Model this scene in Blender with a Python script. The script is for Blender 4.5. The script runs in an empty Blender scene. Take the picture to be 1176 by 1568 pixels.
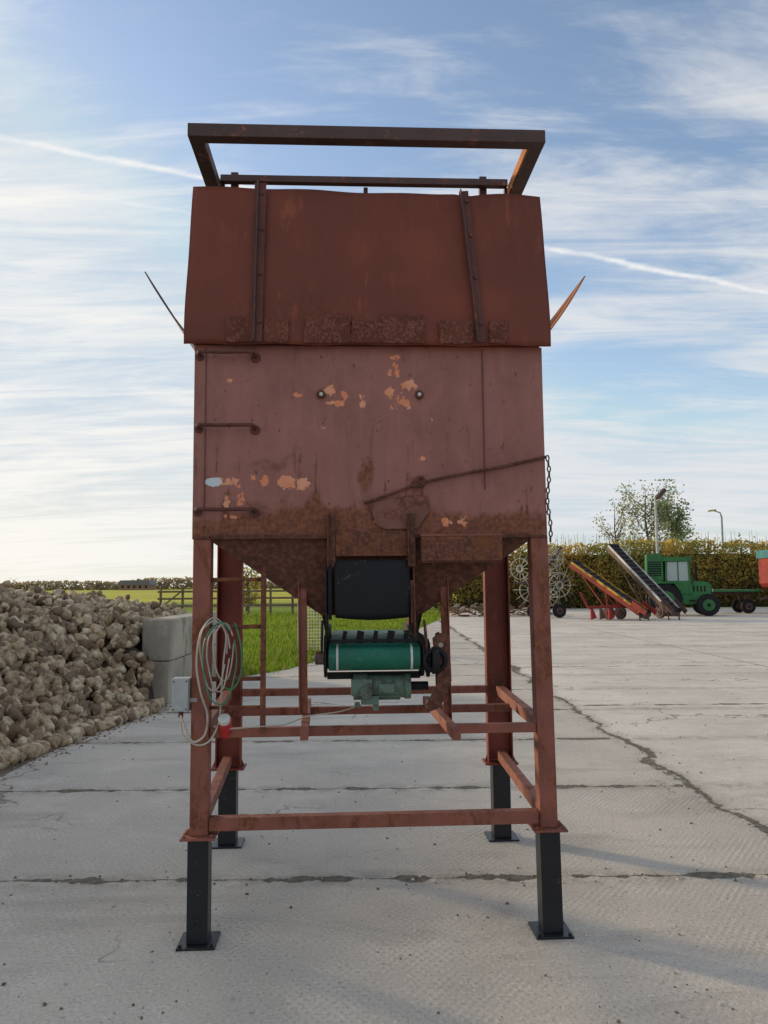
import bpy, math, random
import numpy as np
from mathutils import Vector, Matrix
random.seed(7); rng=np.random.default_rng(7)
R=math.radians
scene=bpy.context.scene
scene.view_settings.view_transform='Standard'
scene.view_settings.look='None'
scene.view_settings.exposure=0

# ------------------------------------------------------------ node helpers
class G:
    def __init__(s,nt): s.nt=nt
    def n(s,t,props=None,ins=None):
        nd=s.nt.nodes.new(t)
        for k,v in (props or {}).items(): setattr(nd,k,v)
        for k,v in (ins or {}).items(): s.set(nd.inputs[k],v)
        return nd
    def set(s,inp,v):
        if isinstance(v,bpy.types.NodeSocket): s.nt.links.new(v,inp)
        else: inp.default_value=v
    def m(s,op,a,b=None,c=None,clamp=False):
        nd=s.nt.nodes.new('ShaderNodeMath'); nd.operation=op; nd.use_clamp=clamp
        s.set(nd.inputs[0],a)
        if b is not None: s.set(nd.inputs[1],b)
        if c is not None: s.set(nd.inputs[2],c)
        return nd.outputs[0]
    def mix(s,f,a,b,blend='MIX'):
        nd=s.nt.nodes.new('ShaderNodeMix'); nd.data_type='RGBA'; nd.blend_type=blend
        s.set(nd.inputs[0],f)
        for i,v in ((6,a),(7,b)):
            if not isinstance(v,bpy.types.NodeSocket) and len(v)==3: v=(*v,1)
            s.set(nd.inputs[i],v)
        return nd.outputs[2]
    def noise(s,vec,scale,detail=4,rough=.55,dist=0):
        nd=s.n('ShaderNodeTexNoise',None,{'Vector':vec,'Scale':scale,'Detail':detail,'Roughness':rough,'Distortion':dist})
        return nd.outputs[0]
    def mr(s,v,a,b,c=0,d=1,smooth=True):
        nd=s.n('ShaderNodeMapRange',{'interpolation_type':'SMOOTHSTEP' if smooth else 'LINEAR'},{0:v,1:a,2:b,3:c,4:d})
        return nd.outputs[0]
    def mapv(s,vec,scale=(1,1,1),loc=(0,0,0),rot=(0,0,0)):
        return s.n('ShaderNodeMapping',None,{'Vector':vec,'Scale':scale,'Location':loc,'Rotation':rot}).outputs[0]
    def sep(s,vec): return s.n('ShaderNodeSeparateXYZ',None,{0:vec}).outputs
    def comb(s,x,y,z): return s.n('ShaderNodeCombineXYZ',None,{0:x,1:y,2:z}).outputs[0]
    def obj(s): return s.n('ShaderNodeTexCoord').outputs['Object']
    def attr(s,name): return s.n('ShaderNodeAttribute',{'attribute_name':name})
    def bump(s,h,strength=.3,dist=.01):
        return s.n('ShaderNodeBump',None,{'Height':h,'Strength':strength,'Distance':dist}).outputs[0]

def newmat(name):
    m=bpy.data.materials.new(name); m.use_nodes=True
    nt=m.node_tree; b=nt.nodes['Principled BSDF']
    return m,G(nt),b

def paint_mat(name,base,rust=(.10,.035,.02),amount=.35,scale=6,rough=.6,metal=0,bump=.25,dirt=.3,spec=.35,stretch=1.0):
    m,g,b=newmat(name)
    o=g.obj(); o2=g.mapv(o,(1,1,stretch))
    n1=g.noise(o2,scale,5,.65,.4); n2=g.noise(o2,scale*5,4,.7); n3=g.noise(o,scale*.4,2)
    k=g.m('ADD',g.m('MULTIPLY',n1,.65),g.m('MULTIPLY',n2,.35))
    t=.66-.3*amount
    f=g.mr(k,t-.03,t+.05)
    dark=tuple(v*(1-dirt) for v in base)
    col=g.mix(g.mr(n3,.35,.65),base,dark)
    lig=tuple(min(1,v*1.25) for v in base)
    col=g.mix(g.mr(n2,.5,.75,0,.5),col,lig)
    r2=tuple(min(1,v*2.1) for v in rust)
    rc=g.mix(g.mr(n2,.4,.65),rust,r2)
    col=g.mix(f,col,rc)
    g.set(b.inputs['Base Color'],col)
    g.set(b.inputs['Roughness'],g.mr(f,0,1,rough,.9))
    b.inputs['Metallic'].default_value=metal
    b.inputs['Specular IOR Level'].default_value=spec
    h=g.m('ADD',g.m('MULTIPLY',f,.5),g.m('MULTIPLY',n2,.6))
    g.set(b.inputs['Normal'],g.bump(h,bump,.004))
    return m

def vcol_mat(name,rough=.8,trans=0.0,noise_scale=0,bump=0,attr='col',spec=.2):
    m,g,b=newmat(name)
    a=g.attr(attr).outputs['Color']
    if noise_scale:
        n=g.noise(g.obj(),noise_scale,4,.6)
        a=g.mix(g.mr(n,.35,.7,0,.7),a,(.13,.085,.05))
        if bump: g.set(b.inputs['Normal'],g.bump(n,bump,.01))
    g.set(b.inputs['Base Color'],a); b.inputs['Roughness'].default_value=rough
    b.inputs['Specular IOR Level'].default_value=spec
    if trans:
        t=g.n('ShaderNodeBsdfTranslucent',None,{0:a}); mx=g.n('ShaderNodeMixShader',None,{0:trans,1:b.outputs[0],2:t.outputs[0]})
        g.nt.links.new(mx.outputs[0],g.nt.nodes['Material Output'].inputs[0])
    return m

# ------------------------------------------------------------ mesh helpers
class MB:
    def __init__(s): s.v=[];s.f=[];s.mi=[];s.sm=[]
    def add(s,vs,fs,m=0,smooth=False):
        o=len(s.v); s.v+= [tuple(v) for v in vs]
        for f in fs: s.f.append([i+o for i in f]); s.mi.append(m); s.sm.append(smooth)
    def box(s,x0,x1,y0,y1,z0,z1,m=0):
        vs=[(x0,y0,z0),(x1,y0,z0),(x1,y1,z0),(x0,y1,z0),(x0,y0,z1),(x1,y0,z1),(x1,y1,z1),(x0,y1,z1)]
        s.add(vs,[(0,3,2,1),(4,5,6,7),(0,1,5,4),(1,2,6,5),(2,3,7,6),(3,0,4,7)],m)
    def beam(s,p0,p1,w,h,m=0,up=(0,0,1)):
        p0=Vector(p0);p1=Vector(p1);d=(p1-p0).normalized();u=Vector(up)
        if abs(d.dot(u))>.95: u=Vector((0,1,0))
        a=d.cross(u).normalized();u=a.cross(d).normalized();a*=w/2;u*=h/2
        vs=[p0-a-u,p0+a-u,p0+a+u,p0-a+u,p1-a-u,p1+a-u,p1+a+u,p1-a+u]
        s.add(vs,[(0,1,2,3),(7,6,5,4),(0,4,5,1),(1,5,6,2),(2,6,7,3),(3,7,4,0)],m)
    def tube(s,path,r,n=8,m=0,caps=True,closed=False):
        P=[Vector(p) for p in path];k=len(P);vs=[];prev=None
        rr=r if isinstance(r,(list,tuple)) else [r]*k
        for i,p in enumerate(P):
            if closed: d=(P[(i+1)%k]-P[i-1])
            else: d=P[min(i+1,k-1)]-P[max(i-1,0)]
            d.normalize()
            if prev is None:
                u=Vector((0,0,1)) if abs(d.z)<.9 else Vector((1,0,0))
            else: u=prev
            a=d.cross(u).normalized();u=a.cross(d).normalized();prev=u
            for j in range(n):
                t=2*math.pi*j/n; vs.append(p+(a*math.cos(t)+u*math.sin(t))*rr[i])
        fs=[]
        for i in range(k if closed else k-1):
            i2=(i+1)%k
            for j in range(n):
                j2=(j+1)%n; fs.append((i*n+j,i*n+j2,i2*n+j2,i2*n+j))
        s.add(vs,fs,m,True)
        if caps and not closed:
            o=len(s.v)-len(vs)
            s.f.append([o+j for j in range(n)][::-1]);s.mi.append(m);s.sm.append(False)
            s.f.append([o+(k-1)*n+j for j in range(n)]);s.mi.append(m);s.sm.append(False)
    def cyl(s,p0,p1,r,n=20,m=0,r1=None): s.tube([p0,p1],[r,r if r1 is None else r1],n,m)
    def prism(s,pts,axis,a0,a1,m=0):
        n=len(pts)
        def mk(p,a): return (p[0],a,p[1]) if axis=='y' else ((a,p[0],p[1]) if axis=='x' else (p[0],p[1],a))
        vs=[mk(p,a0) for p in pts]+[mk(p,a1) for p in pts]
        fs=[tuple(range(n))[::-1],tuple(range(n,2*n))]+[(i,(i+1)%n,n+(i+1)%n,n+i) for i in range(n)]
        s.add(vs,fs,m)
    def ring(s,c,ax,Rr,r,n=24,m=0,k=8,sx=1,sy=1):
        c=Vector(c);ax=Vector(ax).normalized();u=Vector((0,0,1)) if abs(ax.z)<.9 else Vector((1,0,0))
        a=ax.cross(u).normalized();u=a.cross(ax)
        s.tube([c+a*math.cos(2*math.pi*i/n)*Rr*sx+u*math.sin(2*math.pi*i/n)*Rr*sy for i in range(n)],r,k,m,closed=True)
    def obj(s,name,mats,parent=None,bevel=0,recalc=True,loc=None,rot=None,vf=None):
        if vf: s.v=[vf(*v) for v in s.v]
        me=bpy.data.meshes.new(name); me.from_pydata(s.v,[],s.f)
        me.polygons.foreach_set('material_index',s.mi); me.polygons.foreach_set('use_smooth',s.sm)
        for m in mats: me.materials.append(m)
        if recalc:
            import bmesh
            bm=bmesh.new();bm.from_mesh(me);bmesh.ops.recalc_face_normals(bm,faces=bm.faces);bm.to_mesh(me);bm.free()
        me.update()
        ob=bpy.data.objects.new(name,me); scene.collection.objects.link(ob)
        if parent: ob.parent=parent
        if loc: ob.location=loc
        if rot: ob.rotation_euler=rot
        if bevel:
            b=ob.modifiers.new('b','BEVEL');b.width=bevel;b.segments=2;b.limit_method='ANGLE'
        return ob
def empty(name,loc=(0,0,0),rz=0):
    e=bpy.data.objects.new(name,None);scene.collection.objects.link(e);e.location=loc;e.rotation_euler=(0,0,rz);return e
def npmesh(name,V,F,mat,cols=None,smooth=False,parent=None,attrs=None):
    me=bpy.data.meshes.new(name);V=np.asarray(V,np.float32);F=np.asarray(F,np.int32);k=F.shape[1]
    me.vertices.add(len(V));me.vertices.foreach_set('co',V.ravel())
    me.loops.add(F.size);me.loops.foreach_set('vertex_index',F.ravel())
    me.polygons.add(len(F));me.polygons.foreach_set('loop_start',np.arange(0,F.size,k,dtype=np.int32))
    me.update(calc_edges=True)
    if smooth: me.polygons.foreach_set('use_smooth',np.ones(len(F),bool))
    if cols is not None:
        a=me.color_attributes.new('col','FLOAT_COLOR','POINT')
        a.data.foreach_set('color',np.hstack([cols,np.ones((len(cols),1))]).astype(np.float32).ravel())
    for kx,vx in (attrs or {}).items():
        a=me.attributes.new(kx,'FLOAT','POINT'); a.data.foreach_set('value',np.asarray(vx,np.float32).ravel())
    me.materials.append(mat)
    ob=bpy.data.objects.new(name,me);scene.collection.objects.link(ob)
    if parent: ob.parent=parent
    return ob
def catmull(P,n=10,closed=False):
    P=[Vector(p) for p in P];out=[];k=len(P)
    rg=range(k) if closed else range(k-1)
    for i in rg:
        g=(lambda j:P[j%k]) if closed else (lambda j:P[max(0,min(k-1,j))])
        a,b,c,d=g(i-1),g(i),g(i+1),g(i+2)
        for t in range(n):
            t/=n; out.append(.5*((2*b)+(c-a)*t+(2*a-5*b+4*c-d)*t*t+(3*b-a-3*c+d)*t**3))
    if not closed: out.append(P[-1])
    return out
def vnoise(x,y,seed=0,oct=4,rough=.5):
    out=np.zeros_like(x);amp=1;tot=0
    for o in range(oct):
        r=np.random.default_rng(seed+o*17);T=r.random((256,256))
        xi=np.floor(x).astype(int);yi=np.floor(y).astype(int);fx=x-xi;fy=y-yi
        fx=fx*fx*(3-2*fx);fy=fy*fy*(3-2*fy)
        a=T[xi%256,yi%256];b=T[(xi+1)%256,yi%256];c=T[xi%256,(yi+1)%256];d=T[(xi+1)%256,(yi+1)%256]
        out+=amp*((a*(1-fx)+b*fx)*(1-fy)+(c*(1-fx)+d*fx)*fy);tot+=amp;amp*=rough;x=x*2.03+7.1;y=y*2.03+3.3
    return out/tot
def sstep(a,b,x):
    t=np.clip((x-a)/(b-a),0,1);return t*t*(3-2*t)

# ------------------------------------------------------------ camera
cam=bpy.data.cameras.new('camera');co=bpy.data.objects.new('camera',cam);scene.collection.objects.link(co)
cam.sensor_fit='HORIZONTAL';cam.sensor_width=36;cam.lens=36.06;cam.clip_end=6000;cam.clip_start=.05
co.matrix_world=Matrix.Translation((0,0,1.6))@Matrix.Rotation(R(95.4),4,'X')@Matrix.Rotation(R(-.5),4,'Z')
scene.camera=co

# ------------------------------------------------------------ sun + sky
SUN_AZ=-58; SUN_EL=13
sd=Vector((math.sin(R(SUN_AZ))*math.cos(R(SUN_EL)),math.cos(R(SUN_AZ))*math.cos(R(SUN_EL)),math.sin(R(SUN_EL))))
sl=bpy.data.lights.new('sun','SUN');sl.energy=3.4;sl.angle=R(4);sl.color=(1,.78,.50)
so=bpy.data.objects.new('sun',sl);scene.collection.objects.link(so);so.rotation_euler=sd.to_track_quat('Z','Y').to_euler();so.location=(-20,20,20)
w=bpy.data.worlds.new('World');scene.world=w;w.use_nodes=True
g=G(w.node_tree);bg=w.node_tree.nodes['Background']
sky=g.n('ShaderNodeTexSky',{'sky_type':'NISHITA','sun_disc':False,'sun_elevation':R(SUN_EL),'sun_rotation':R(SUN_AZ%360),'air_density':1.0,'dust_density':1.0,'ozone_density':1.5})
d=g.n('ShaderNodeTexCoord').outputs['Generated']
x,y,z=g.sep(d)
zz=g.m('ADD',g.m('MAXIMUM',z,0),.12)
px=g.m('DIVIDE',x,zz);py=g.m('DIVIDE',y,zz)
p=g.comb(px,py,0)
c1=g.noise(g.mapv(p,(.60,1.3,1),rot=(0,0,R(28))),1.3,8,.62,.9)
c2=g.noise(g.mapv(p,(.6,3.2,1),rot=(0,0,R(-10)),loc=(3,1,0)),1.7,7,.64,1.1)
big=g.noise(g.mapv(p,(.6,.6,1),loc=(5.6,2.2,0)),1.0,2,.5)
cl=g.m('ADD',g.m('MULTIPLY',c1,.5),g.m('ADD',g.m('MULTIPLY',c2,.40),g.m('MULTIPLY',big,.28)))
left=g.mr(x,.45,-.65,0,.02)
low=g.mr(z,.60,.05,-.02,.03)
cf=g.mr(g.m('ADD',g.m('ADD',cl,left),low),.500,.705,0,.85)
haze=g.mr(z,.26,-.02,0,.75)
def trail(a,b,wd,xlo,xhi,st):
    n=Vector(a).cross(Vector(b)).normalized()
    dt=g.n('ShaderNodeVectorMath',{'operation':'DOT_PRODUCT'},{0:d,1:tuple(n)}).outputs['Value']
    wob=g.m('MULTIPLY',g.m('SUBTRACT',g.noise(p,9,4),.5),wd*2.2)
    ad=g.m('ABSOLUTE',g.m('ADD',dt,wob))
    br=g.mr(g.noise(p,14,4,.7),.3,.65,.35,1)
    k=g.m('MULTIPLY',g.mr(ad,0,wd,st,0),br)
    return g.m('MULTIPLY',g.m('MULTIPLY',k,g.mr(x,xlo,xlo+.1)),g.mr(y,0,.2))
t1=trail((-.495,.949,.583),(.5017,.969,.3747),.0050,-2,2,.85)
t2=trail((-.385,.9566,.5063),(-.258,.9587,.4844),.0035,-.42,0,.3)
t2=g.m('MULTIPLY',t2,g.mr(x,-.15,-.25))
warm=g.mr(g.m('MULTIPLY',x,-1),-.35,.55)
cloudc=g.mix(warm,(5.3,5.35,5.4),(6.7,6.5,6.1))
skyc=g.mix(1,sky.outputs[0],(1.72,1.62,1.60),'MULTIPLY')
skyc=g.mix(1,skyc,(3.9,4.6,5.3),'DARKEN')
s1=g.mix(haze,skyc,g.mix(warm,(4.4,4.8,5.0),(6.9,6.4,5.2)))
s2=g.mix(cf,s1,cloudc)
s3=g.mix(g.m('MAXIMUM',t1,t2),s2,(6.4,6.3,6.2))
g.set(bg.inputs[0],s3);bg.inputs[1].default_value=.15
w.cycles.sampling_method='MANUAL';w.cycles.sample_map_resolution=512

# ------------------------------------------------------------ ground
def plane(name,x0,x1,y0,y1,z,mat,nx=1,ny=1):
    X,Y=np.meshgrid(np.linspace(x0,x1,nx+1),np.linspace(y0,y1,ny+1));V=np.stack([X.ravel(),Y.ravel(),np.full(X.size,z)],1)
    F=[(j*(nx+1)+i,j*(nx+1)+i+1,(j+1)*(nx+1)+i+1,(j+1)*(nx+1)+i) for j in range(ny) for i in range(nx)]
    return npmesh(name,V,F,mat)
m,g,b=newmat('field_grass');o=g.obj();x,y,z=g.sep(o)
n=g.noise(g.mapv(o,(.3,1,1)),.6,4,.6);n2=g.noise(o,9,3,.7)
col=g.mix(g.mr(n,.35,.65),(.15,.23,.02),(.26,.32,.035))
col=g.mix(g.mr(n2,.4,.7,0,.5),col,(.08,.14,.015))
yn=g.m('ADD',y,g.m('MULTIPLY',n,14))
far=g.mr(yn,78,88)
fieldc=g.mix(g.mr(g.noise(g.mapv(o,(.02,.3,1)),.3,3),.4,.6),(.52,.46,.07),(.34,.36,.05))
col=g.mix(far,col,fieldc)
col=g.mix(g.m('MULTIPLY',g.mr(yn,64,68),g.mr(yn,80,76)),col,(.14,.13,.04))
g.set(b.inputs['Base Color'],col);b.inputs['Roughness'].default_value=.95;b.inputs['Specular IOR Level'].default_value=.1
g.set(b.inputs['Normal'],g.bump(n2,.6,.05))
plane('grass_field',-3000,3000,-60,5000,-.03,m)

m,g,b=newmat('yard_concrete');o=g.obj();x,y,z=g.sep(o)
n1=g.noise(o,.55,5,.6,.3);n2=g.noise(o,7,6,.7);n3=g.noise(o,60,3,.7);n4=g.noise(o,2.2,5,.65)
nb=g.noise(o,22,3,.6);n5=g.noise(g.mapv(o,(.5,1.3,1),rot=(0,0,.3)),1.3,5,.65,.6)
xj=g.m('ADD',x,g.m('MULTIPLY',g.m('SUBTRACT',g.noise(g.mapv(o,(0,1,0)),1.1,4,.6),.5),.55))
xj=g.m('ADD',xj,g.m('MULTIPLY',g.m('SUBTRACT',n2,.5),.14))
right=g.mr(xj,2.42,2.5)
col=g.mix(g.mr(n1,.33,.68),(.56,.50,.425),(.45,.41,.355))
col=g.mix(g.mr(n4,.45,.7,0,.5),col,(.64,.58,.50))
col=g.mix(g.mr(n5,.50,.68,0,.55),col,(.34,.305,.26))
colr=g.mix(g.mr(n1,.36,.64),(.67,.61,.53),(.55,.50,.43))
colr=g.mix(g.mr(n2,.45,.7,0,.5),colr,(.76,.70,.62))
colr=g.mix(g.mr(n5,.50,.70,0,.5),colr,(.42,.37,.315))
col=g.mix(right,col,colr)
col=g.mix(g.mr(n3,.54,.70,0,.6),col,(.23,.20,.165))
col=g.mix(g.mr(n3,.45,.32,0,.45),col,(.80,.75,.66))
u=g.m('ADD',x,g.m('MULTIPLY',n2,.04));v=g.m('ADD',y,g.m('MULTIPLY',n2,.04))
hx=g.m('SINE',g.m('MULTIPLY',u,2*math.pi/.042));hy=g.m('SINE',g.m('MULTIPLY',v,2*math.pi/.06))
hatch=g.m('MULTIPLY',g.m('MULTIPLY',hx,hy),g.m('MULTIPLY',g.m('SUBTRACT',1,right),g.m('MULTIPLY',g.mr(n1,.36,.58,.3,1),g.mr(n4,.38,.60,.1,1))))
col=g.mix(g.mr(hatch,.1,1,0,.36),col,(.25,.225,.19))
spots=g.mr(nb,.68,.74);col=g.mix(g.m('MULTIPLY',spots,.6),col,(.18,.155,.13))
wy=g.m('ADD',y,g.m('MULTIPLY',g.m('SUBTRACT',g.noise(o,3.5,5,.65),.5),.10))
def pj(coord,off,sp):
    f=g.m('DIVIDE',g.m('SUBTRACT',coord,off),sp)
    return g.m('MULTIPLY',g.m('ABSOLUTE',g.m('SUBTRACT',g.m('FRACT',g.m('ADD',f,.5)),.5)),sp)
dy=pj(wy,4.38,1.87)
gap=g.noise(g.mapv(o,(1,.25,1)),2.6,4,.6)
wid=g.mr(gap,.44,.62,.004,.055)
edg=g.m('MULTIPLY',g.m('SUBTRACT',nb,.5),.03)
j1=g.mr(g.m('ADD',g.m('SUBTRACT',dy,wid),edg),-.008,.008,1,0)
dyr=pj(wy,5.6,4.7);j1r=g.mr(g.m('ADD',g.m('SUBTRACT',dyr,wid),edg),-.008,.008,1,0)
j1=g.mix(right,j1,j1r)
dl=g.m('ABSOLUTE',g.m('SUBTRACT',xj,2.42));jl=g.mr(g.m('ADD',edg,g.m('SUBTRACT',dl,g.m('ADD',.012,g.m('MULTIPLY',wid,1.4)))),-.006,.014,1,0)
xl=g.m('ADD',x,g.m('MULTIPLY',g.m('SUBTRACT',g.noise(o,3,4,.6),.5),.12))
dl2=g.m('ABSOLUTE',g.m('ADD',xl,3.35));jl2=g.mr(g.m('SUBTRACT',dl2,g.m('MULTIPLY',wid,1.1)),-.006,.012,1,0)
dl3=pj(xl,7.2,4.2);jl3=g.m('MULTIPLY',g.mr(g.m('SUBTRACT',dl3,.012),-.006,.012,1,0),g.mr(x,5,5.2))
vo=g.n('ShaderNodeTexVoronoi',{'feature':'DISTANCE_TO_EDGE'},{'Vector':g.n('ShaderNodeVectorMath',{'operation':'ADD'},{0:o,1:g.n('ShaderNodeTexNoise',None,{'Vector':o,'Scale':2.2,'Detail':4}).outputs['Color']}).outputs[0],'Scale':.28}).outputs['Distance']
ck=g.m('MULTIPLY',g.mr(vo,.001,.005,1,0),g.mr(g.noise(o,.35,2),.47,.55))
J=g.m('MAXIMUM',g.m('MAXIMUM',j1,jl),g.m('MAXIMUM',g.m('MAXIMUM',jl2,jl3),g.m('MULTIPLY',ck,.8)))
halo=g.mr(g.m('MINIMUM',dy,dl),0,.20,.7,0)
col=g.mix(g.m('MULTIPLY',halo,g.mr(n2,.4,.6)),col,(.30,.265,.215))
col=g.mix(g.m('MULTIPLY',J,.88),col,g.mix(g.mr(nb,.4,.6),(.07,.058,.042),(.15,.125,.09)))
g.set(b.inputs['Base Color'],col);b.inputs['Roughness'].default_value=.86;b.inputs['Specular IOR Level'].default_value=.25
h=g.m('ADD',g.m('ADD',g.m('MULTIPLY',n3,.45),g.m('MULTIPLY',n2,.8)),g.m('MULTIPLY',hatch,.16))
h=g.m('SUBTRACT',h,g.m('ADD',g.m('MULTIPLY',J,2.0),g.m('MULTIPLY',spots,.4)))
g.set(b.inputs['Normal'],g.bump(h,.65,.012))
pts=[(-40,-25),(60,-25),(60,49),(3.6,49),(2.6,36),(1.2,28),(-.4,21),(-1.3,17),(-1.9,14.9),(-2.6,13.7),(-3.6,13.2),(-12,12.9),(-40,12.9)]
mb=MB();mb.add([(a,c,0) for a,c in pts],[tuple(range(len(pts)))]);mb.obj('concrete_yard',[m])

# grass blades
def in_grass(X,Y):
    ex=np.interp(Y,[13.0,13.7,14.9,17,21,28,36,49],[-3.6,-2.6,-1.9,-1.3,-.4,1.2,2.6,3.6]);return X<ex
N=60000
Y=13.0+rng.random(N)**2.2*32;X=-Y*.5+rng.random(N)*(Y*.5+4);k=in_grass(X+.08*rng.normal(size=N),Y);X=X[k];Y=Y[k];N=len(X)
hh=(.05+.09*rng.random(N))*(.6+.8*vnoise(X*1.3,Y*1.3,5));a=rng.random(N)*6.28;ww=.010+.0006*Y;ln=rng.normal(size=(N,2))*.04
P=np.zeros((N,3,3));P[:,0]=np.stack([X-np.cos(a)*ww,Y-np.sin(a)*ww,np.full(N,-.03)],1);P[:,1]=np.stack([X+np.cos(a)*ww,Y+np.sin(a)*ww,np.full(N,-.03)],1)
P[:,2]=np.stack([X+ln[:,0],Y+ln[:,1],hh],1)
cc=np.array([.20,.29,.025])*(.6+.8*rng.random((N,1)))*(.75+.5*vnoise(X*.6,Y*.6,6)[:,None]);cc[rng.random(N)<.12]=(.34,.30,.07)
npmesh('grass',P.reshape(-1,3),np.arange(N*3).reshape(-1,3),vcol_mat('grass_blade',.7,.35),np.repeat(cc,3,0))

# grit on the yard
N=3600;Y=2.3+rng.random(N)**1.5*14;X=(rng.random(N)-.5)*1.3*Y
k=rng.random(N)<.25;X[k]=2.42+.12*rng.normal(size=k.sum())
k=rng.random(N)<.12;Y[k]=4.38+.06*rng.normal(size=k.sum())
base=np.array([(-1,-1,0),(1,-1,0),(1,1,0),(-1,1,0),(-.5,-.6,1),(.6,-.5,1),(.5,.6,1),(-.6,.5,1)])
fq=np.array([(4,5,6,7),(0,1,5,4),(1,2,6,5),(2,3,7,6),(3,0,4,7)])
s=(.002+.006*rng.random(N)**4)[:,None,None];V=base[None]*s*(.6+.8*rng.random((N,8,3)));V+=np.stack([X,Y,np.zeros(N)],1)[:,None]
F=(fq[None]+8*np.arange(N)[:,None,None]).reshape(-1,4)
cc=np.where(rng.random((N,1))<.4,np.array([[.16,.12,.08]]),np.array([[.50,.44,.35]]))*(.7+.6*rng.random((N,1)))
npmesh('gravel_debris',V.reshape(-1,3),F,vcol_mat('grit',.9),np.repeat(cc,8,0))

# ------------------------------------------------------------ sugar beet pile
def edge(Y): return np.interp(Y,[2,4,7,8.5,9.9,10.6,10.7,17],[-4.25,-4.0,-3.55,-3.32,-3.08,-3.13,-3.42,-3.5])
def ph(X,Y):
    e=edge(Y)+.25*(vnoise(Y*.9+3,Y*0+1.5,3)-.5);w_=sstep(9.9,10.9,Y)
    h=(e-X)*(.95-.50*w_)+w_*np.where(X<e,.98,0)
    top=1.42+.16*vnoise(X*.7,Y*.7,11)-.10*sstep(11,14,Y)
    h=np.maximum(h,0);q=h/top;h=top*q/(1+q**5)**.2
    h=h*sstep(15.6,13.6,Y)*sstep(1.8,3.4,Y)*sstep(-15,-12,X)
    return h+ (h>.05)*.10*(vnoise(X*2,Y*2,21)-.5)
gx=np.linspace(-15,-2.9,120);gy=np.linspace(1.8,17.5,150);XX,YY=np.meshgrid(gx,gy);H=ph(XX,YY)-.08
H=np.where((YY>10.55)&(XX>-3.44),-.2,H)
V=np.stack([XX.ravel(),YY.ravel(),H.ravel()],1);nx=120
F=np.array([(j*nx+i,j*nx+i+1,(j+1)*nx+i+1,(j+1)*nx+i) for j in range(149) for i in range(119)])
pile=empty('sugar_beet_pile')
msoil=paint_mat('beet_soil',(.05,.036,.024),amount=.1,scale=9,rough=.95)
npmesh('pile_core',V,F,msoil,parent=pile,smooth=True)
import bmesh
def ico(sub):
    bm=bmesh.new();bmesh.ops.create_icosphere(bm,subdivisions=sub,radius=1);V=np.array([v.co[:] for v in bm.verts]);F=np.array([[v.index for v in f.verts] for f in bm.faces]);bm.free();return V,F
def beets(name,X,Y,Z,r,sub):
    bv,bf=ico(sub);N=len(X);K=6;vars_=[]
    for k in range(K):
        v=bv.copy();t=(v[:,2]+1)/2
        prof=np.where(t<.55,.25+.75*(t/.55)**.8,1-.25*((t-.55)/.45)**2)
        v[:,0]*=prof;v[:,1]*=prof;v[:,2]=np.where(v[:,2]<0,v[:,2]*(1.35+.25*(k%3)),np.minimum(v[:,2],.72)*1.0)
        rr=np.random.default_rng(k);ph_=rr.random(6)*6
        v*=1+.10*np.sin(v[:,[1]]*3+ph_[0])+.09*np.sin(v[:,[0]]*4+ph_[1])+.07*np.sin(v[:,[2]]*6+ph_[2])
        vars_.append(v)
    vars_=np.array(vars_);vi=rng.integers(0,K,N)
    q=rng.normal(size=(N,4));q/=np.linalg.norm(q,axis=1,keepdims=True);a,b_,c,d_=q.T
    Rm=np.stack([1-2*(c*c+d_*d_),2*(b_*c-a*d_),2*(b_*d_+a*c),2*(b_*c+a*d_),1-2*(b_*b_+d_*d_),2*(c*d_-a*b_),2*(b_*d_-a*c),2*(c*d_+a*b_),1-2*(b_*b_+c*c)],1).reshape(N,3,3)
    loc=vars_[vi]*r[:,None,None];V=np.einsum('nij,nkj->nki',Rm,loc)+np.stack([X,Y,Z],1)[:,None]
    F=(bf[None]+len(bv)*np.arange(N)[:,None,None]).reshape(-1,3)
    base=np.array([.48,.365,.235])*(.55+.65*rng.random((N,1)));base[rng.random(N)<.18]=np.array([.64,.53,.37]);base[rng.random(N)<.18]=np.array([.21,.15,.10])
    C=np.repeat(base[:,None],len(bv),1)
    topm=(vars_[vi][:,:,2]>.66)[...,None];C=np.where(topm&(rng.random((N,1,1))<.65),C*.4+np.array([.70,.60,.42])*.6,C)
    npmesh(name,V.reshape(-1,3),F,mbeet,C.reshape(-1,3),smooth=True,parent=pile)
mbeet=vcol_mat('beet_skin',.85,0,22,.6)
N=14500;Y=3.0+rng.random(N)*12.6;X=edge(Y)+.12-rng.random(N)**1.5*5.2
k=~((Y>10.45)&(X>-3.46));X=X[k];Y=Y[k];Z=ph(X,Y);k=(Z>.02)|(rng.random(len(X))<.3);X=X[k];Y=Y[k];Z=Z[k]
rr=.038+.048*rng.random(len(X));Z=np.maximum(Z-.01+.06*rng.normal(size=len(X))*(Z>.1),rr*.7)
near=(Y<10)&(X>-6)&(Y>5)
beets('beets_near',X[near],Y[near],Z[near],rr[near],3);beets('beets_far',X[~near],Y[~near],Z[~near],rr[~near],2)
N=700;Y=4+rng.random(N)*7;X=edge(Y)+.10+np.abs(rng.normal(size=N))*.14
s=(.003+.011*rng.random(N)**2)[:,None,None];V=base[None]*s*(.6+.8*rng.random((N,8,3)));V+=np.stack([X,Y,np.zeros(N)],1)[:,None]
F=(fq[None]+8*np.arange(N)[:,None,None]).reshape(-1,4)
npmesh('soil_crumbs',V.reshape(-1,3),F,paint_mat('crumb_soil',(.20,.145,.09),amount=.1,scale=9,rough=.95),parent=pile)

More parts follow.
